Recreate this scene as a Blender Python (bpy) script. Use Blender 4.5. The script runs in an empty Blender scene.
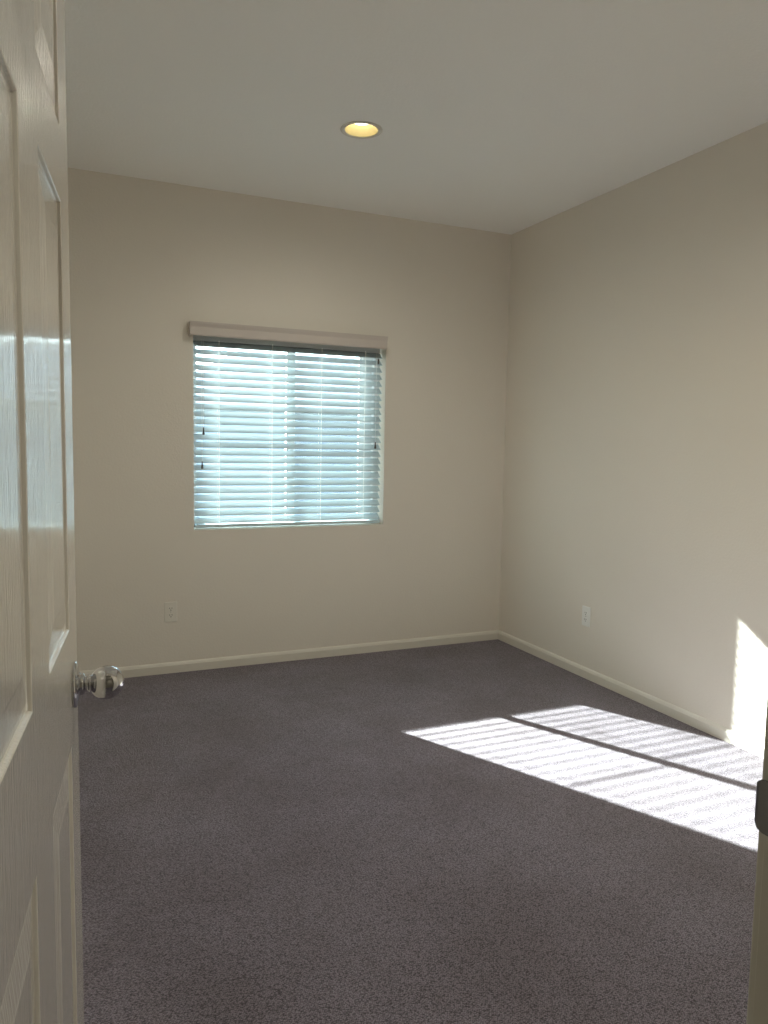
import bpy, bmesh, math, random
from mathutils import Vector, Matrix

random.seed(7)
sc = bpy.context.scene
col = sc.collection
PI = math.pi

# ------------------------------------------------------------------ camera
FL, YAW, PITCH, ROLL, EYE = 752.64, 0.41738, -0.0900, 0.01765, 1.3387
def cam_axes():
    f = Vector((math.sin(YAW)*math.cos(PITCH), math.cos(YAW)*math.cos(PITCH), math.sin(PITCH)))
    r = Vector((math.cos(YAW), -math.sin(YAW), 0)); u = r.cross(f)
    return f, math.cos(ROLL)*r + math.sin(ROLL)*u, -math.sin(ROLL)*r + math.cos(ROLL)*u
_f, _r, _u = cam_axes()
cd = bpy.data.cameras.new('camera'); cam = bpy.data.objects.new('camera', cd); col.objects.link(cam)
cd.sensor_fit = 'VERTICAL'; cd.sensor_height = 36.0; cd.lens = FL*36.0/1024.0
cd.clip_start = 0.01; cd.clip_end = 500
m = Matrix.Identity(4)
for i in range(3):
    m[i][0] = _r[i]; m[i][1] = _u[i]; m[i][2] = -_f[i]
m[2][3] = EYE
cam.matrix_world = m
sc.camera = cam

# ------------------------------------------------------------------ light and exposure
SKY_STRENGTH = 1.1
SUN_STRENGTH = 55.0
LAMP_POWER = 25.0
ADDED_LAMP_POWER = 48.0
HALL_FILL_POWER = 44.0
sc.view_settings.view_transform = 'Standard'; sc.view_settings.look = 'None'
sc.view_settings.gamma = 1.0; sc.view_settings.use_curve_mapping = False
sc.view_settings.exposure = 0.0
sc.cycles.max_bounces = 14; sc.cycles.diffuse_bounces = 8; sc.cycles.transparent_max_bounces = 16
sc.cycles.sample_clamp_indirect = 8.0

w = bpy.data.worlds.new('sky'); sc.world = w; w.use_nodes = True
nt = w.node_tree
bg = nt.nodes['Background']
sky = nt.nodes.new('ShaderNodeTexSky'); sky.sky_type = 'NISHITA'; sky.sun_disc = False
sky.sun_elevation = math.radians(30.5); sky.sun_rotation = math.radians(-26); sky.altitude = 50
nt.links.new(sky.outputs[0], bg.inputs[0]); bg.inputs[1].default_value = SKY_STRENGTH

sun_travel = Vector((0.482, -1.0, -0.646)).normalized()
sd = bpy.data.lights.new('sun', 'SUN'); sd.energy = SUN_STRENGTH; sd.angle = math.radians(0.55); sd.color = (0.98, 1.0, 0.94)
so = bpy.data.objects.new('sun', sd); col.objects.link(so)
so.rotation_euler = sun_travel.to_track_quat('-Z', 'Y').to_euler(); so.location = (-3, 9, 6)
# light portal over the window: only guides the sky sampling
pd = bpy.data.lights.new('window_portal', 'AREA'); pd.shape = 'RECTANGLE'; pd.size = 1.2; pd.size_y = 1.1; pd.cycles.is_portal = True
po = bpy.data.objects.new('window_portal', pd); col.objects.link(po); po.location = (1.34, 4.6, 1.39); po.rotation_euler = (-PI/2, 0, 0)

# ------------------------------------------------------------------ materials
def new_mat(name):
    mt = bpy.data.materials.new(name); mt.use_nodes = True
    return mt, mt.node_tree, mt.node_tree.nodes['Principled BSDF']

def mat(name, rgb, rough=0.5, metal=0.0, bump=0.0, scale=200.0, vary=0.0, vscale=3.0, spec=0.5, coat=0.0, stretch=None, detail=3.0):
    mt, t, b = new_mat(name)
    b.inputs['Base Color'].default_value = (*rgb, 1); b.inputs['Roughness'].default_value = rough
    b.inputs['Metallic'].default_value = metal; b.inputs['Specular IOR Level'].default_value = spec
    b.inputs['Coat Weight'].default_value = coat; b.inputs['Coat Roughness'].default_value = 0.05
    tc = t.nodes.new('ShaderNodeTexCoord'); src = tc.outputs['Object']
    if stretch:
        mp = t.nodes.new('ShaderNodeMapping'); mp.inputs['Scale'].default_value = stretch
        t.links.new(src, mp.inputs[0]); src = mp.outputs[0]
    if bump:
        n = t.nodes.new('ShaderNodeTexNoise'); n.inputs['Scale'].default_value = scale; n.inputs['Detail'].default_value = detail
        bp = t.nodes.new('ShaderNodeBump'); bp.inputs['Strength'].default_value = 1.0; bp.inputs['Distance'].default_value = bump
        t.links.new(src, n.inputs['Vector']); t.links.new(n.outputs['Fac'], bp.inputs['Height']); t.links.new(bp.outputs[0], b.inputs['Normal'])
        if coat: t.links.new(bp.outputs[0], b.inputs['Coat Normal'])
    if vary:
        n = t.nodes.new('ShaderNodeTexNoise'); n.inputs['Scale'].default_value = vscale; n.inputs['Detail'].default_value = 3
        mx = t.nodes.new('ShaderNodeMix'); mx.data_type = 'RGBA'
        mx.inputs[6].default_value = (*[c*(1-vary) for c in rgb], 1); mx.inputs[7].default_value = (*[min(1, c*(1+vary)) for c in rgb], 1)
        t.links.new(src, n.inputs['Vector']); t.links.new(n.outputs['Fac'], mx.inputs[0]); t.links.new(mx.outputs[2], b.inputs['Base Color'])
    return mt

WALL_RGB = (0.79, 0.745, 0.67)
M = {
    'wall': mat('wall_paint', WALL_RGB, 0.75, bump=0.0008, scale=90, vary=0.02, vscale=1.6, spec=0.3),
    'ceiling': mat('ceiling_paint', (0.96, 0.96, 0.935), 0.85, bump=0.0010, scale=80, vary=0.015, vscale=1.5, spec=0.2),
    'trim': mat('trim_paint', (0.74, 0.71, 0.64), 0.4, spec=0.5),
    'hall': mat('hall_dimmed_paint', (0.36, 0.33, 0.28), 0.8, bump=0.0008, scale=90),  # unseen hall walls, darkened to give the knob dark reflections
    'frame': mat('door_frame_paint', (0.60, 0.575, 0.50), 0.4, spec=0.5),
    'door': mat('door_gloss_paint', (0.76, 0.715, 0.64), 0.22, bump=0.0007, scale=10, spec=0.6, coat=0.85, stretch=(25, 25, 1.6), detail=5),
    'chrome': mat('chrome', (0.62, 0.62, 0.63), 0.035, 1.0),
    'strike': mat('dark_steel', (0.20, 0.20, 0.20), 0.35, 1.0),
    'steel': mat('steel', (0.55, 0.54, 0.52), 0.3, 1.0),
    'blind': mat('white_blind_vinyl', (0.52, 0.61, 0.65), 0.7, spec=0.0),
    'valance': mat('valance_vinyl', (0.62, 0.56, 0.52), 0.45, spec=0.4),
    'headrail': mat('headrail_enamel', (0.42, 0.46, 0.47), 0.4),
    'cord': mat('blind_cord', (0.86, 0.88, 0.86), 0.8),
    'tassel': mat('brown_tassel', (0.06, 0.05, 0.04), 0.5),
    'vinyl': mat('window_vinyl', (0.80, 0.82, 0.83), 0.4),
    'gap_strip': mat('dark_gap', (0.05, 0.055, 0.06), 0.6),
    'plate': mat('outlet_plastic', (0.80, 0.77, 0.70), 0.35),
    'plate_cool': mat('outlet_plastic_light', (0.84, 0.84, 0.81), 0.35),
    'slot': mat('dark_slot', (0.02, 0.02, 0.02), 0.7),
    'can': mat('lamp_reflector', (0.62, 0.54, 0.30), 0.45),
    'trim_ring': mat('lamp_trim_enamel', (0.72, 0.70, 0.64), 0.5),
    'stucco': mat('neighbour_stucco', (0.42, 0.50, 0.56), 0.9, bump=0.004, scale=60),
    'fascia': mat('neighbour_fascia', (0.75, 0.76, 0.76), 0.7),
    'roof': mat('neighbour_roof', (0.14, 0.19, 0.23), 0.9, bump=0.01, scale=20, vary=0.15),
    'ground': mat('outside_concrete', (0.055, 0.065, 0.075), 0.9, bump=0.003, scale=50, vary=0.1),
}

def glass_mat():
    mt, t, b = new_mat('window_glass'); t.nodes.remove(b)
    out = t.nodes['Material Output']
    tr = t.nodes.new('ShaderNodeBsdfTransparent'); tr.inputs[0].default_value = (0.945, 0.985, 0.985, 1)
    gl = t.nodes.new('ShaderNodeBsdfGlossy'); gl.inputs['Roughness'].default_value = 0.02
    fr = t.nodes.new('ShaderNodeFresnel'); fr.inputs[0].default_value = 1.45
    mx = t.nodes.new('ShaderNodeMixShader')
    t.links.new(fr.outputs[0], mx.inputs[0]); t.links.new(tr.outputs[0], mx.inputs[1]); t.links.new(gl.outputs[0], mx.inputs[2]); t.links.new(mx.outputs[0], out.inputs[0])
    return mt
M['glass'] = glass_mat()

def screen_mat():
    mt, t, b = new_mat('insect_screen')
    out = t.nodes['Material Output']; b.inputs['Base Color'].default_value = (0.08, 0.09, 0.10, 1); b.inputs['Roughness'].default_value = 0.8
    tr = t.nodes.new('ShaderNodeBsdfTransparent'); mx = t.nodes.new('ShaderNodeMixShader'); mx.inputs[0].default_value = 0.16
    t.links.new(tr.outputs[0], mx.inputs[1]); t.links.new(b.outputs[0], mx.inputs[2]); t.links.new(mx.outputs[0], out.inputs[0])
    return mt
M['screen'] = screen_mat()

def bulb_mat(name, rgb, strength):
    mt, t, b = new_mat(name)
    b.inputs['Base Color'].default_value = (0.9, 0.9, 0.85, 1)
    b.inputs['Emission Color'].default_value = (*rgb, 1); b.inputs['Emission Strength'].default_value = strength
    return mt
M['bulb'] = bulb_mat('lit_bulb', (1.0, 0.93, 0.74), 4.0)

def carpet_mat():
    mt, t, b = new_mat('carpet_loop_pile')
    L = t.links.new; N = t.nodes.new
    tc = N('ShaderNodeTexCoord')
    b.inputs['Roughness'].default_value = 0.95; b.inputs['Specular IOR Level'].default_value = 0.1
    b.inputs['Sheen Weight'].default_value = 0.15; b.inputs['Sheen Roughness'].default_value = 0.6
    # loops: fine cells in slightly slanted rows
    mp = N('ShaderNodeMapping'); mp.inputs['Rotation'].default_value = (0, 0, 0.35); mp.inputs['Scale'].default_value = (1, 1.7, 1)
    L(tc.outputs['Object'], mp.inputs[0])
    vo = N('ShaderNodeTexVoronoi'); vo.inputs['Scale'].default_value = 185; vo.inputs['Randomness'].default_value = 0.65
    L(mp.outputs[0], vo.inputs['Vector'])
    n1 = N('ShaderNodeTexNoise'); n1.inputs['Scale'].default_value = 260; n1.inputs['Detail'].default_value = 3; L(tc.outputs['Object'], n1.inputs['Vector'])
    n2 = N('ShaderNodeTexNoise'); n2.inputs['Scale'].default_value = 2.2; n2.inputs['Detail'].default_value = 5; n2.inputs['Roughness'].default_value = 0.6; L(tc.outputs['Object'], n2.inputs['Vector'])
    # pile height: valleys between loops
    inv = N('ShaderNodeMath'); inv.operation = 'MULTIPLY_ADD'; inv.inputs[1].default_value = -0.9; inv.inputs[2].default_value = 1.0; L(vo.outputs['Distance'], inv.inputs[0])
    ad = N('ShaderNodeMath'); ad.operation = 'MULTIPLY_ADD'; ad.inputs[1].default_value = 0.5; L(n1.outputs['Fac'], ad.inputs[0]); L(inv.outputs[0], ad.inputs[2])
    bp = N('ShaderNodeBump'); bp.inputs['Strength'].default_value = 1.0; bp.inputs['Distance'].default_value = 0.003; L(ad.outputs[0], bp.inputs['Height']); L(bp.outputs[0], b.inputs['Normal'])
    # yarn colour, darkest in the valleys between loops
    cr = N('ShaderNodeValToRGB'); cr.color_ramp.elements[0].position = 0.55; cr.color_ramp.elements[0].color = (0.055, 0.048, 0.0565, 1)
    cr.color_ramp.elements[1].position = 1.15; cr.color_ramp.elements[1].color = (0.285, 0.252, 0.296, 1); L(ad.outputs[0], cr.inputs[0])
    # broad random patches, browner and darker against lighter
    r2 = N('ShaderNodeValToRGB'); r2.color_ramp.elements[0].position = 0.34; r2.color_ramp.elements[0].color = (0.87, 0.84, 0.825, 1)
    r2.color_ramp.elements[1].position = 0.66; r2.color_ramp.elements[1].color = (1.14, 1.14, 1.16, 1); L(n2.outputs['Fac'], r2.inputs[0])
    mx = N('ShaderNodeMix'); mx.data_type = 'RGBA'; mx.blend_type = 'MULTIPLY'; mx.inputs[0].default_value = 1.0
    L(cr.outputs[0], mx.inputs[6]); L(r2.outputs[0], mx.inputs[7]); L(mx.outputs[2], b.inputs['Base Color'])
    return mt
M['carpet'] = carpet_mat()

# ------------------------------------------------------------------ helpers
def obj(name, bm, material, parent=None, smooth=False):
    me = bpy.data.meshes.new(name); bmesh.ops.recalc_face_normals(bm, faces=bm.faces[:]); bm.to_mesh(me); bm.free()
    me.materials.append(material)
    if smooth:
        for p in me.polygons: p.use_smooth = True
    o = bpy.data.objects.new(name, me); col.objects.link(o)
    if parent: o.parent = parent
    return o

def box(bm, a, b, bev=0.0, seg=2):
    r = bmesh.ops.create_cube(bm, size=1.0)
    c = [(a[i]+b[i])/2 for i in range(3)]; s = [abs(b[i]-a[i]) for i in range(3)]
    for v in r['verts']: v.co = Vector([c[i] + v.co[i]*s[i] for i in range(3)])
    if bev:
        es = list({e for v in r['verts'] for e in v.link_edges})
        bmesh.ops.bevel(bm, geom=es, offset=bev, segments=seg, affect='EDGES', profile=0.5)
    return bm

def boxo(name, a, b, material, parent=None, bev=0.0, seg=2):
    return obj(name, box(bmesh.new(), a, b, bev, seg), material, parent)

def lathe(bm, prof, seg=48, mtx=None):
    """prof: list of (radius, height) revolved about local z"""
    rings = []
    for r, z in prof:
        if r < 1e-6:
            rings.append([bm.verts.new((0, 0, z))])
        else:
            rings.append([bm.verts.new((r*math.cos(2*PI*k/seg), r*math.sin(2*PI*k/seg), z)) for k in range(seg)])
    for A, B in zip(rings, rings[1:]):
        for k in range(seg):
            j = (k+1) % seg
            if len(A) == 1 and len(B) == 1: continue
            if len(A) == 1: bm.faces.new((A[0], B[k], B[j]))
            elif len(B) == 1: bm.faces.new((A[k], A[j], B[0]))
            else: bm.faces.new((A[k], A[j], B[j], B[k]))
    if mtx is not None: bmesh.ops.transform(bm, matrix=mtx, verts=[v for R in rings for v in R])
    return bm

def prism(bm, prof, axis, a, b):
    """extrude a closed 2-D profile along axis ('x' or 'y'); prof gives the other two coordinates"""
    def P(t, p):
        return (t, p[0], p[1]) if axis == 'x' else (p[0], t, p[1]) if axis == 'y' else (p[0], p[1], t)
    A = [bm.verts.new(P(a, p)) for p in prof]; B = [bm.verts.new(P(b, p)) for p in prof]
    n = len(prof)
    for k in range(n): bm.faces.new((A[k], A[(k+1) % n], B[(k+1) % n], B[k]))
    bm.faces.new(A); bm.faces.new(B[::-1])
    return bm

def structure(o): o['kind'] = 'structure'; return o
def thing(o, label, cat, group=None):
    o['label'] = label; o['category'] = cat
    if group: o['group'] = group
    return o
def empty(name, loc=(0, 0, 0), rz=0.0):
    o = bpy.data.objects.new(name, None); o.empty_display_size = 0.05; col.objects.link(o)
    o.location = loc; o.rotation_euler = (0, 0, rz); return o
def copy_tree(o, parent=None):
    c = o.copy(); col.objects.link(c); c.parent = parent
    for ch in [x for x in bpy.data.objects if x.parent == o]: copy_tree(ch, c)
    return c

# ------------------------------------------------------------------ the room shell
XL, XR, Y0, Y1, H = -0.22, 2.8324, 0.535, 4.3795, 2.74
WY = Y0 - 0.115            # hall side of the door wall
HX0, HX1, HY0 = -1.2, 1.9, -1.35   # hallway extent
T = 0.12
WX0, WX1, WZ0, WZ1 = 0.748, 1.936, 0.826, 2.000    # window opening
YO = 4.56                  # outer face of the window wall

structure(boxo('floor', (-1.4, HY0-0.1, -0.1), (XR+T, YO-0.02, 0.0), M['carpet']))

LAMPS = [(1.305, 3.267), (1.305, 1.65)]  # second one is out of view, added to light the room
HALL_FILL_LAMP = (0.98, -0.45)  # unseen lamp behind the camera, added to brighten door and room
RC = 0.078
def ceiling_slab():
    bm = bmesh.new()
    # lower face: cells around each round hole
    xs = sorted({-1.4, HX0, XR+T, *[c[0]-0.15 for c in LAMPS+[HALL_FILL_LAMP]], *[c[0]+0.15 for c in LAMPS+[HALL_FILL_LAMP]]})
    ys = sorted({HY0-0.1, YO-0.02, *[c[1]-0.15 for c in LAMPS+[HALL_FILL_LAMP]], *[c[1]+0.15 for c in LAMPS+[HALL_FILL_LAMP]]})
    holes = LAMPS+[HALL_FILL_LAMP]
    for i in range(len(xs)-1):
        for j in range(len(ys)-1):
            x0, x1, y0, y1 = xs[i], xs[i+1], ys[j], ys[j+1]
            hole = None
            for hx, hy in holes:
                if abs(x0-(hx-.15)) < 1e-6 and abs(y0-(hy-.15)) < 1e-6 and abs(x1-(hx+.15)) < 1e-6: hole = (hx, hy)
            if hole is None:
                bm.faces.new([bm.verts.new(p) for p in ((x0, y0, H), (x0, y1, H), (x1, y1, H), (x1, y0, H))])
            else:
                hx, hy = hole; n = 48; inner = []; outer = []
                for k in range(n):
                    a = 2*PI*k/n; c, s = math.cos(a), math.sin(a); q = .15/max(abs(c), abs(s))
                    inner.append(bm.verts.new((hx+RC*c, hy+RC*s, H))); outer.append(bm.verts.new((hx+q*c, hy+q*s, H)))
                for k in range(n):
                    l = (k+1) % n; bm.faces.new((inner[k], inner[l], outer[l], outer[k]))
    # upper skin of the slab above the cans
    z = H+0.25
    bm.faces.new([bm.verts.new(p) for p in ((-1.4, HY0-0.1, z), (XR+T, HY0-0.1, z), (XR+T, YO-.02, z), (-1.4, YO-.02, z))])
    bmesh.ops.remove_doubles(bm, verts=bm.verts[:], dist=1e-5)
    me = bpy.data.meshes.new('ceiling'); bm.to_mesh(me); bm.free(); me.materials.append(M['ceiling'])
    o = bpy.data.objects.new('ceiling', me); col.objects.link(o); return o
structure(ceiling_slab())

def wall_with_opening(name, x0, x1, y0, y1, z1, ox0, ox1, oz0, oz1, material):
    bm = bmesh.new()
    xs = [x0, ox0, ox1, x1]; zs = [0.0, oz0, oz1, z1] if oz0 > 0 else [0.0, oz1, z1]
    hole = (1, 1) if oz0 > 0 else (1, 0)
    V = {}
    def v(i, j, k):
        key = (i, j, k)
        if key not in V: V[key] = bm.verts.new((xs[i], (y0, y1)[k], zs[j]))
        return V[key]
    nx, nz = 3, len(zs)-1
    for i in range(nx):
        for j in range(nz):
            if (i, j) == hole: continue
            for k in (0, 1): bm.faces.new((v(i, j, k), v(i+1, j, k), v(i+1, j+1, k), v(i, j+1, k)))
            for di, dj, e in ((-1, 0, ((i, j), (i, j+1))), (1, 0, ((i+1, j), (i+1, j+1))), (0, -1, ((i, j), (i+1, j))), (0, 1, ((i, j+1), (i+1, j+1)))):
                ni, nj = i+di, j+dj
                if not (0 <= ni < nx and 0 <= nj < nz) or (ni, nj) == hole:
                    (a, b), (c, d) = e
                    bm.faces.new((v(a, b, 0), v(c, d, 0), v(c, d, 1), v(a, b, 1)))
    return obj(name, bm, material)
structure(wall_with_opening('wall_back', XL-T, XR+T, Y1, YO, H+0.2, WX0, WX1, WZ0, WZ1, M['wall']))
structure(boxo('wall_right', (XR, WY, 0), (XR+T, Y1, H+0.2), M['wall']))
structure(boxo('wall_left', (XL-T, WY, 0), (XL, Y1, H+0.2), M['wall']))
DX0, DX1, DZ = -0.098-0.018, 0.686+0.018, 2.065       # rough opening lined by the jambs
structure(wall_with_opening('wall_front', HX0, XR, WY, Y0, H+0.2, DX0, DX1, 0, DZ+.018, M['wall']))
structure(boxo('wall_hall_left', (HX0-T, HY0, 0), (HX0, Y0, H+0.2), M['hall']))
structure(boxo('wall_hall_right', (HX1, HY0, 0), (HX1+T, WY, H+0.2), M['hall']))
structure(boxo('wall_hall_back', (HX0-T, HY0-T, 0), (HX1+T, HY0, H+0.2), M['hall']))

# ------------------------------------------------------------------ baseboards
def board_profile(h=0.062, t=0.011):
    return [(0, 0), (t, 0), (t, h*0.72), (t*0.8, h*0.80), (t*0.72, h*0.86), (t*0.35, h*0.97), (0, h)]
def baseboard(name, axis, wall, sgn, a, b):
    structure(obj(name, prism(bmesh.new(), [(wall+sgn*u, z) for u, z in board_profile()], axis, a, b), M['trim']))
baseboard('baseboard_back', 'x', Y1, -1, XL, XR)
baseboard('baseboard_right', 'y', XR, -1, Y0+.011, Y1-.011)
baseboard('baseboard_left', 'y', XL, 1, Y0+.011, Y1-.011)
baseboard('baseboard_front', 'x', Y0, 1, DX1+.07, XR)

# ------------------------------------------------------------------ door frame
fr = structure(empty('trim_1'))
JR, JL, JH = 0.686, -0.098, DZ
boxo('jamb', (JR, WY, 0), (JR+.018, Y0, JH), M['frame'], fr, .001, 1)
boxo('jamb', (JL-.018, WY, 0), (JL, Y0, JH), M['frame'], fr, .001, 1)
boxo('head_jamb', (JL-.018, WY, JH), (JR+.018, Y0, JH+.018), M['frame'], fr, .001, 1)
boxo('door_stop', (JR-.010, WY+.02, 0), (JR, Y0-.040, JH), M['frame'], fr, .002, 2)
boxo('door_stop', (JL, WY+.02, 0), (JL+.010, Y0-.040, JH), M['frame'], fr, .002, 2)
def casing(x0, x1, z0, z1, y, s, nm='casing'):
    # moulded casing board: thin at the opening, thicker outside
    boxo(nm, (x0, min(y, y+s*.012), z0), (x1, max(y, y+s*.012), z1), M['frame'], fr, .003, 2)
for y, s in ((Y0, 1), (WY, -1)):
    casing(JR+.005, JR+.062, 0, JH+.062, y, s); casing(JL-.062, JL-.005, 0, JH+.062, y, s)
    casing(JL-.005, JR+.005, JH+.005, JH+.062, y, s, 'head_casing')
# strike plate with its curled lip over the room edge of the jamb
bm = bmesh.new()
zc = 0.962
pts = [(JR-.0015, Y0-.048), (JR-.0015, Y0+.002), (JR-.0010, Y0+.009), (JR+.0020, Y0+.0145), (JR+.0065, Y0+.0165),
       (JR+.0065, Y0+.0145), (JR+.0032, Y0+.0130), (JR+.0008, Y0+.008), (JR, Y0+.002), (JR, Y0-.048)]
prism(bm, pts, 'z', zc-.029, zc+.029)
for v in bm.verts:
    if v.co.y > Y0+.0125: v.co.z = zc+(v.co.z-zc)*.74
    elif v.co.y > Y0+.0075: v.co.z = zc+(v.co.z-zc)*.93
sp = obj('strike_plate', bm, M['strike'], fr); sp['label'] = 'dark metal strike plate'
bv = sp.modifiers.new('bevel', 'BEVEL'); bv.width = .0006; bv.segments = 2
for dz in (-.02, .02):
    bm = bmesh.new(); lathe(bm, [(0, .0012), (.003, .001), (.0042, 0)], 16, Matrix.Translation((JR-.0015, Y0-.022, zc+dz)) @ Matrix.Rotation(-PI/2, 4, 'Y'))
    obj('screw', bm, M['steel'], sp, True)

# ------------------------------------------------------------------ the open panelled door
# local frame: x from latch edge (0) towards the hinge, y out of the visible face, z up
TH = 0.1213
U = Vector((math.sin(TH), math.cos(TH), 0)); NL = Vector((-math.cos(TH), math.sin(TH), 0))
S_LATCH, DPERP, DW, DT, DZ0, DZ1 = 1.272, 0.1225, 0.769, 0.035, 0.012, 2.05
door_m = Matrix.Identity(4)
org = U*S_LATCH + NL*DPERP
for i in range(3):
    door_m[i][0] = -U[i]; door_m[i][1] = -NL[i]; door_m[i][2] = (0, 0, 1)[i]; door_m[i][3] = org[i]
PX = [(0.100, 0.320), (0.449, 0.669)]
PZ = [(0.245, 0.882), (1.058, 1.669), (1.769, 1.940)]
# moulding: (distance in from the edge, depth)
PROF = [(0, 0), (.0015, -.0010), (.0030, -.0044), (.0050, -.0056), (.0100, -.0058), (.0125, -.0056), (.0150, -.0038), (.0190, -.0034), (.0500, -.0006), (.0540, 0)]
def slab_mesh():
    bm = bmesh.new()
    xs = sorted({0, DW, *[a for p in PX for a in p]}); zs = sorted({DZ0, DZ1, *[a for p in PZ for a in p]})
    V = {}
    for side, y in ((0, 0.0), (1, -DT)):
        for i in range(len(xs)-1):
            for j in range(len(zs)-1):
                if (xs[i], xs[i+1]) in PX and (zs[j], zs[j+1]) in PZ: continue
                f = [bm.verts.new((a, y, c)) for a, c in ((xs[i], zs[j]), (xs[i+1], zs[j]), (xs[i+1], zs[j+1]), (xs[i], zs[j+1]))]
                bm.faces.new(f if side == 0 else f[::-1])
    r = .0015
    for a, b in (((0, 0), (0, -DT)), ((DW, -DT), (DW, 0))):
        bm.faces.new([bm.verts.new(p) for p in ((a[0], a[1], DZ0), (a[0], a[1], DZ1), (b[0], b[1], DZ1), (b[0], b[1], DZ0))])
    for z in (DZ0, DZ1):
        bm.faces.new([bm.verts.new(p) for p in ((0, 0, z), (DW, 0, z), (DW, -DT, z), (0, -DT, z))])
    bmesh.ops.remove_doubles(bm, verts=bm.verts[:], dist=1e-5)
    return bm
def panel_mesh(px, pz):
    bm = bmesh.new()
    for s, y in ((1, 0.0), (-1, -DT)):
        prev = None
        for d, h in PROF:
            yy = y + s*h
            ring = [bm.verts.new(p) for p in ((px[0]+d, yy, pz[0]+d), (px[1]-d, yy, pz[0]+d), (px[1]-d, yy, pz[1]-d), (px[0]+d, yy, pz[1]-d))]
            if prev:
                for k in range(4): bm.faces.new((prev[k], prev[(k+1) % 4], ring[(k+1) % 4], ring[k]))
            prev = ring
        bm.faces.new(prev)
    # close the body between the two moulded faces
    return bm
door = structure(obj('door_1', slab_mesh(), M['door']))
door.matrix_world = door_m
for px in PX:
    for pz in PZ:
        obj('panel', panel_mesh(px, pz), M['door'], door)
# knobs on both faces, rosette and neck
KX, KZ = 0.052, 0.961
def knob(side):
    base = 0.0 if side > 0 else -DT
    mt = Matrix.Translation((KX, base, KZ)) @ Matrix.Rotation(-PI/2*side, 4, 'X')
    bm = bmesh.new()
    R, c = .0262, .0475
    prof = []
    for k in range(25):
        a = PI*k/24
        # slightly flattened ball
        rr = R*math.sin(a); zz = c - R*math.cos(a)*0.98
        if zz < c - R*.90: continue
        prof.append((rr, zz))
    prof = [(.0118, c-R*.93)] + prof
    prof[-1] = (0, prof[-1][1])
    lathe(bm, prof, 64, mt)
    kb = obj('door_knob', bm, M['chrome'], door, True); kb['label'] = 'polished chrome ball knob'
    bm = bmesh.new()
    lathe(bm, [(0, 0.0005), (.0350, 0.0005), (.0355, .0015), (.0352, .0030), (.0335, .0046), (.0300, .0058), (.0255, .0066), (.0200, .0076), (.0180, .0084), (.0172, .0098), (.0166, .0100)], 64, mt)
    obj('rosette', bm, M['chrome'], kb, True)
    bm = bmesh.new()
    lathe(bm, [(.0166, .0095), (.0164, .0130), (.0150, .0150), (.0122, .0162), (.0112, .0175), (.0112, .0210), (.0128, .0222), (.0136, .0236), (.0136, .0252), (.0120, .0262)], 64, mt)
    obj('neck', bm, M['chrome'], kb, True)
knob(1); knob(-1)
boxo('latch_plate', (-.0012, -DT/2-.0125, KZ-.029), (0.0, -DT/2+.0125, KZ+.029), M['steel'], door, .0004, 1)
for z in (0.22, 1.03, 1.84):
    bm = bmesh.new(); lathe(bm, [(0, z-.045), (.006, z-.045), (.006, z+.045), (0, z+.045)], 20, Matrix.Translation((DW+.003, -DT-.004, 0)))
    obj('hinge', bm, M['steel'], door, True)

# ------------------------------------------------------------------ window
win = structure(empty('window_1', (0, 0, 0)))
FY0, FY1 = 4.475, 4.545
fw = 0.036
def rect_frame(name, x0, x1, z0, z1, y0, y1, wd, material, parent):
    bm = bmesh.new()
    def ring(off, y): return [bm.verts.new(p) for p in ((x0+off, y, z0+off), (x1-off, y, z0+off), (x1-off, y, z1-off), (x0+off, y, z1-off))]
    R = [ring(0, y0), ring(wd, y0), ring(wd, y1), ring(0, y1)]
    for a in range(4):
        A, B = R[a], R[(a+1) % 4]
        for k in range(4): bm.faces.new((A[k], A[(k+1) % 4], B[(k+1) % 4], B[k]))
    o = obj(name, bm, material, parent)
    return o
rect_frame('window_frame', WX0-.012, WX1, WZ0, WZ1, FY0, FY1, fw, M['vinyl'], win)
XM = 1.352
s1 = rect_frame('sash', WX0+fw-.014, XM+.022, WZ0+fw, WZ1-fw, FY0+.008, FY0+.032, .012, M['vinyl'], win)
s2 = rect_frame('sash', XM-.022, WX1-fw, WZ0+fw, WZ1-fw, FY0+.036, FY0+.060, .012, M['vinyl'], win)
boxo('pane', (WX0+fw-.010, FY0+.019, WZ0+fw+.010), (XM+.012, FY0+.021, WZ1-fw-.010), M['glass'], s1)
boxo('pane', (XM-.012, FY0+.047, WZ0+fw+.010), (WX1-fw-.010, FY0+.049, WZ1-fw-.010), M['glass'], s2)
boxo('lock_stile', (WX1-fw-.088, FY0+.034, WZ0+fw), (WX1-fw, FY0+.052, WZ1-fw), M['vinyl'], s2, .002, 1)
boxo('meeting_stile', (XM-.022, FY0+.006, WZ0+fw), (XM+.026, FY0+.034, WZ1-fw), M['vinyl'], s1, .002, 1)
boxo('gap_strip', (XM-.026, FY0+.004, WZ0+fw+.02), (XM-.0215, FY0+.009, WZ1-fw-.02), M['gap_strip'], s1)  # dark strip standing in for the shadowy gap left of the mullion
# flat horizontal bar between the lights
boxo('crossbar', (WX0+fw+.03, FY0+.010, 1.392), (XM-.023, FY0+.018, 1.404), M['vinyl'], s1)
boxo('crossbar', (XM+.026, FY0+.038, 1.368), (WX1-fw-.03, FY0+.046, 1.380), M['vinyl'], s2)
boxo('insect_screen', (XM+.012, FY1+.004, WZ0+fw), (WX1-fw, FY1+.0045, WZ1-fw), M['screen'], win)
boxo('sill', (WX0-.02, FY1-.01, WZ0-.03), (WX1+.02, YO+.03, WZ0), M['vinyl'], win, .003, 1)

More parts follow.
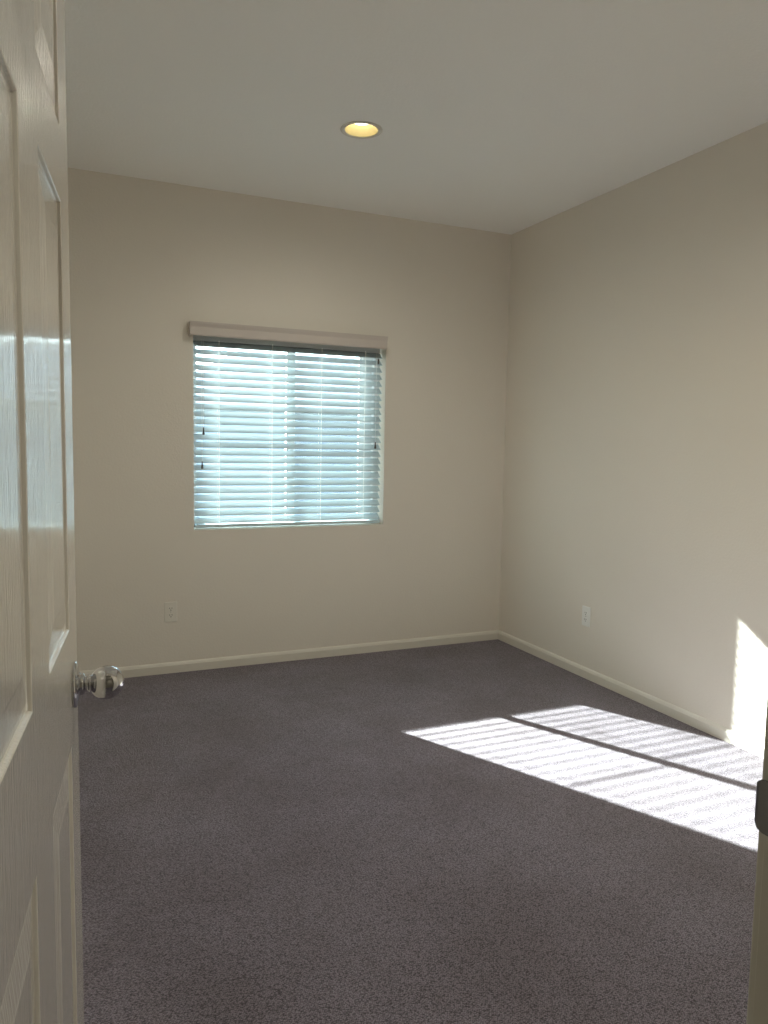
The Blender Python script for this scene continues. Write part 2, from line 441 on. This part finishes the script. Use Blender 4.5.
# ------------------------------------------------------------------ window blind
bl = empty('window_blind', ((WX0+WX1)/2, 4.42, WZ0))
thing(bl, 'white horizontal slat blind lowered over the window, with a beige valance on top', 'blind')
def bpart(name, bm, material, smooth=False, parent=None, label=None):
    p = parent or bl
    if p is bl: bmesh.ops.translate(bm, verts=bm.verts[:], vec=-Vector(bl.location))
    o = obj(name, bm, material, p, smooth)
    if label: o['label'] = label
    return o
# valance: profiled front board with short returns to the wall
vy = 4.330
prof = [(vy, 1.925), (vy-.003, 1.932), (vy-.003, 1.972), (vy-.006, 1.980), (vy-.010, 1.990), (vy-.012, 2.000), (vy+.008, 2.000), (vy+.010, 1.925)]
bm = bmesh.new(); prism(bm, prof, 'x', 0.722, 1.922)
vl = bpart('valance', bm, M['valance'])
for x0, x1 in ((0.722, 0.731), (1.913, 1.922)):
    bm = bmesh.new(); box(bm, (x0, vy+.008, 1.925), (x1, Y1-.001, 2.000), .001, 1)
    bpart('valance_return', bm, M['valance'])
SX0, SX1, SY = WX0+.010, WX1-.012, 4.428
bm = bmesh.new(); box(bm, (SX0, SY-.026, 1.907), (SX1-.015, SY+.026, 1.945), .002, 1)
bpart('headrail', bm, M['headrail'], label='grey metal headrail')
NS, PITCH_S, TILT = 24, 0.0425, math.radians(38.5)
ztop = 1.907-0.016
zb = 0.846
PITCH_S = (ztop - (zb+.030))/(NS-1)
def slat_bm():
    bm = bmesh.new(); n = 6; w2 = .0253; tk = .0028
    up, dn = [], []
    for k in range(n+1):
        t = -1+2*k/n; up.append((t*w2, .0010*(1-t*t)+tk/2)); dn.append((t*w2, .0010*(1-t*t)-tk/2))
    prof = up+dn[::-1]
    c, s = math.cos(TILT), math.sin(TILT)
    # room edge (-y) low, outer edge high
    prof = [(c*y - s*z, s*y + c*z) for y, z in prof]
    prism(bm, prof, 'x', SX0-(WX0+WX1)/2, SX1-(WX0+WX1)/2)
    return bm
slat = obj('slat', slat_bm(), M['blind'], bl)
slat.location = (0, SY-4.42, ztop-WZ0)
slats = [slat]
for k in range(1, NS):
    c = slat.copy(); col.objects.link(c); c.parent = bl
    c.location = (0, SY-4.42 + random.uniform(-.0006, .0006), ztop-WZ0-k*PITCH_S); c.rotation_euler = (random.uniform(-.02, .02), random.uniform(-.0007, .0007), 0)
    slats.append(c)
bm = bmesh.new(); box(bm, (SX0, SY-.026, zb-.010), (SX1, SY+.026, zb+.008), .004, 2)
br = bpart('bottom_rail', bm, M['blind'])
LX = [SX0 + q*(SX1-SX0) for q in (.12, .39, .655, .90)]
for x in LX:
    # ladder: front and rear string with a rung under every slat
    bm = bmesh.new()
    for y in (SY-.0255, SY+.0255): box(bm, (x-.0011, y-.0008, zb), (x+.0011, y+.0008, 1.907))
    c, s = math.cos(TILT), math.sin(TILT)
    for k in range(NS):
        z = ztop-k*PITCH_S-.003
        a = [(-.0253, -.0007), (.0253, -.0007), (.0253, .0007), (-.0253, .0007)]
        pr = [(SY + c*y - s*zz, z + s*y + c*zz) for y, zz in a]
        prism(bm, pr, 'x', x-.0006, x+.0006)
    o = bpart('ladder_cord', bm, M['cord'])
    bm = bmesh.new(); lathe(bm, [(0, -.003), (.005, -.002), (.006, .0)], 16, Matrix.Translation((x, SY, zb-.010)))
    bpart('cord_button', bm, M['steel'], True)
    bm = bmesh.new(); box(bm, (x-.003, SY-.0285, 1.893), (x+.003, SY-.0255, 1.912), .001, 1)
    bpart('ladder_clip', bm, M['cord'])
def cord(x, z1, y=SY-.038, top=1.905):
    bm = bmesh.new(); lathe(bm, [(0, z1), (.0011, z1), (.0011, top), (0, top)], 8, Matrix.Translation((x, y, 0)))
    c = bpart('lift_cord', bm, M['cord'], True)
    bm = bmesh.new(); lathe(bm, [(0, z1+.006), (.0022, z1+.006), (.0030, z1), (.0042, z1-.014), (.0070, z1-.032), (.0065, z1-.036), (0, z1-.037)], 20, Matrix.Translation((x, y, 0)))
    bmesh.ops.translate(bm, verts=bm.verts[:], vec=-Vector(bl.location))
    t = obj('tassel', bm, M['tassel'], bl, True); t['label'] = 'dark brown cord tassel'
cord(0.806, 1.410); cord(0.797, 1.215)
cord(1.878, 1.345)
# tilt hook at the right end of the headrail
bm = bmesh.new(); box(bm, (1.884, SY-.046, 1.835), (1.893, SY-.038, 1.870), .002, 1)
bpart('tilt_hook', bm, M['tassel'], label='small dark hook of the tilt control')

# ------------------------------------------------------------------ recessed ceiling lamps
def make_lamp():
    root = empty('recessed_ceiling_lamp')
    bm = bmesh.new(); lathe(bm, [(.0745, .010), (.0745, -.0005), (.0765, -.0030), (.0850, -.0045), (.0930, -.0030), (.0950, -.0002), (.0930, 0.0)], 64)
    o = obj('trim_ring', bm, M['trim_ring'], root, True)
    bm = bmesh.new(); lathe(bm, [(.0740, -.001), (.0735, .004), (.0700, .035), (.0660, .050), (.0600, .080), (.0580, .085), (.0540, .150), (0, .150)], 64)
    o = obj('reflector', bm, M['can'], root, True)
    bm = bmesh.new(); prof = [(0, .030)]
    for k in range(1, 9):
        a = PI/2*k/8; prof.append((.047*math.sin(a), .042-.012*math.cos(a)))
    prof += [(.046, .055), (.038, .090), (.020, .130), (.013, .148), (0, .149)]
    lathe(bm, prof, 48); o = obj('bulb', bm, M['bulb'], root, True); o['label'] = 'lit reflector bulb'
    return root
lamp = make_lamp(); lamp.location = (*LAMPS[0], H)
thing(lamp, 'lit round recessed ceiling lamp with a yellow reflector, nearest the window wall', 'ceiling lamp', 'recessed ceiling lamps')
def lamp_light(x, y, power):
    # the lamp's own beam, from the mouth of the can
    ld = bpy.data.lights.new('lamp_light', 'SPOT'); ld.spot_size = math.radians(172); ld.spot_blend = 1.0; ld.shadow_soft_size = 0.0
    ld.energy = power; ld.color = (1.0, 0.97, 0.82)
    lo = bpy.data.objects.new('lamp_light', ld); col.objects.link(lo); lo.location = (x, y, H-.008)
lamp_light(*LAMPS[0], LAMP_POWER); lamp_light(*LAMPS[1], ADDED_LAMP_POWER); lamp_light(*HALL_FILL_LAMP, HALL_FILL_POWER)
added_lamp = copy_tree(lamp); added_lamp.location = (*LAMPS[1], H)
added_lamp['label'] = 'unseen lit recessed ceiling lamp, added in the bedroom ceiling, nearest the door'
hall_fill = copy_tree(lamp); hall_fill.location = (*HALL_FILL_LAMP, H)
hall_fill['label'] = 'unseen fill lamp added out in the hallway'

# ------------------------------------------------------------------ wall outlets
def make_outlet(name, pm):
    """local frame: x across, y out of the wall towards -y, z up"""
    root = empty(name)
    bm = bmesh.new(); box(bm, (-.0355, -.0060, -.0580), (.0355, 0.0, .0580), .0028, 3); obj('cover_plate', bm, pm, root)
    for zc in (.0195, -.0195):
        bm = bmesh.new(); n = 40; out = []
        for k in range(n):
            a = 2*PI*k/n; out.append((max(-.0172, min(.0172, .0195*math.cos(a))), zc+.0145*math.sin(a)))
        A = [bm.verts.new((x, -.0055, z)) for x, z in out]; B = [bm.verts.new((x, -.0078, z)) for x, z in out]
        for k in range(n): bm.faces.new((A[k], A[(k+1) % n], B[(k+1) % n], B[k]))
        bm.faces.new(B[::-1])
        rc = obj('receptacle', bm, pm, root)
        for x, h in ((-.0063, .0042), (.0063, .0036)):
            boxo('slot', (x-.0012, -.0081, zc+.0025-h), (x+.0012, -.0070, zc+.0025+h), M['slot'], rc)
        bm = bmesh.new(); lathe(bm, [(0, 0), (.0026, 0), (.0026, .001), (0, .001)], 16, Matrix.Translation((0, -.0071, zc-.0082)) @ Matrix.Rotation(PI/2, 4, 'X'))
        obj('ground_hole', bm, M['slot'], rc)
    bm = bmesh.new(); lathe(bm, [(.0034, 0), (.0030, .0010), (0, .0014)], 20, Matrix.Translation((0, -.0060, 0)) @ Matrix.Rotation(PI/2, 4, 'X'))
    obj('screw', bm, M['steel'], root, True)
    return root
o1 = make_outlet('wall_outlet', M['plate']); o1.location = (0.613, Y1, 0.358)
thing(o1, 'cream duplex power outlet on the back wall, below the left side of the window', 'outlet')
o2 = make_outlet('wall_outlet', M['plate_cool']); o2.location = (XR, 3.455, 0.362); o2.rotation_euler = (0, 0, -PI/2)
thing(o2, 'white duplex power outlet low on the right-hand wall, above its baseboard', 'outlet')

# ------------------------------------------------------------------ outside
structure(boxo('ground', (-14, YO+.0, -0.35), (16, 30, -0.15), M['ground']))
ho = empty('neighbouring_house', (3.2, 13.0, -0.15))
thing(ho, 'pale blue-grey neighbouring house with a dark hipped roof, outside behind the window blind', 'house')
def hpart(name, bm, material):
    bmesh.ops.translate(bm, verts=bm.verts[:], vec=-Vector(ho.location)); return obj(name, bm, material, ho)
hx0, hx1, hy0, hy1, he, hr = 1.6, 12.0, 11.0, 19.0, 1.95, 3.0
hpart('wall', box(bmesh.new(), (hx0, hy0, -.15), (hx1, hy1, he)), M['stucco'])
bm = bmesh.new(); e = .35
A = [bm.verts.new(p) for p in ((hx0-e, hy0-e, he), (hx1+e, hy0-e, he), (hx1+e, hy1+e, he), (hx0-e, hy1+e, he))]
B = [bm.verts.new(p) for p in ((hx0+1.6, hy0+3, hr), (hx1-1.6, hy0+3, hr), (hx1-1.6, hy1-3, hr), (hx0+1.6, hy1-3, hr))]
bm.faces.new(A); bm.faces.new(B)
for k in range(4): bm.faces.new((A[k], A[(k+1) % 4], B[(k+1) % 4], B[k]))
hpart('roof', bm, M['roof'])
hpart('fascia', box(bmesh.new(), (hx0-e-.02, hy0-e-.03, he-.12), (hx1+e+.02, hy0-e, he+.04)), M['fascia'])
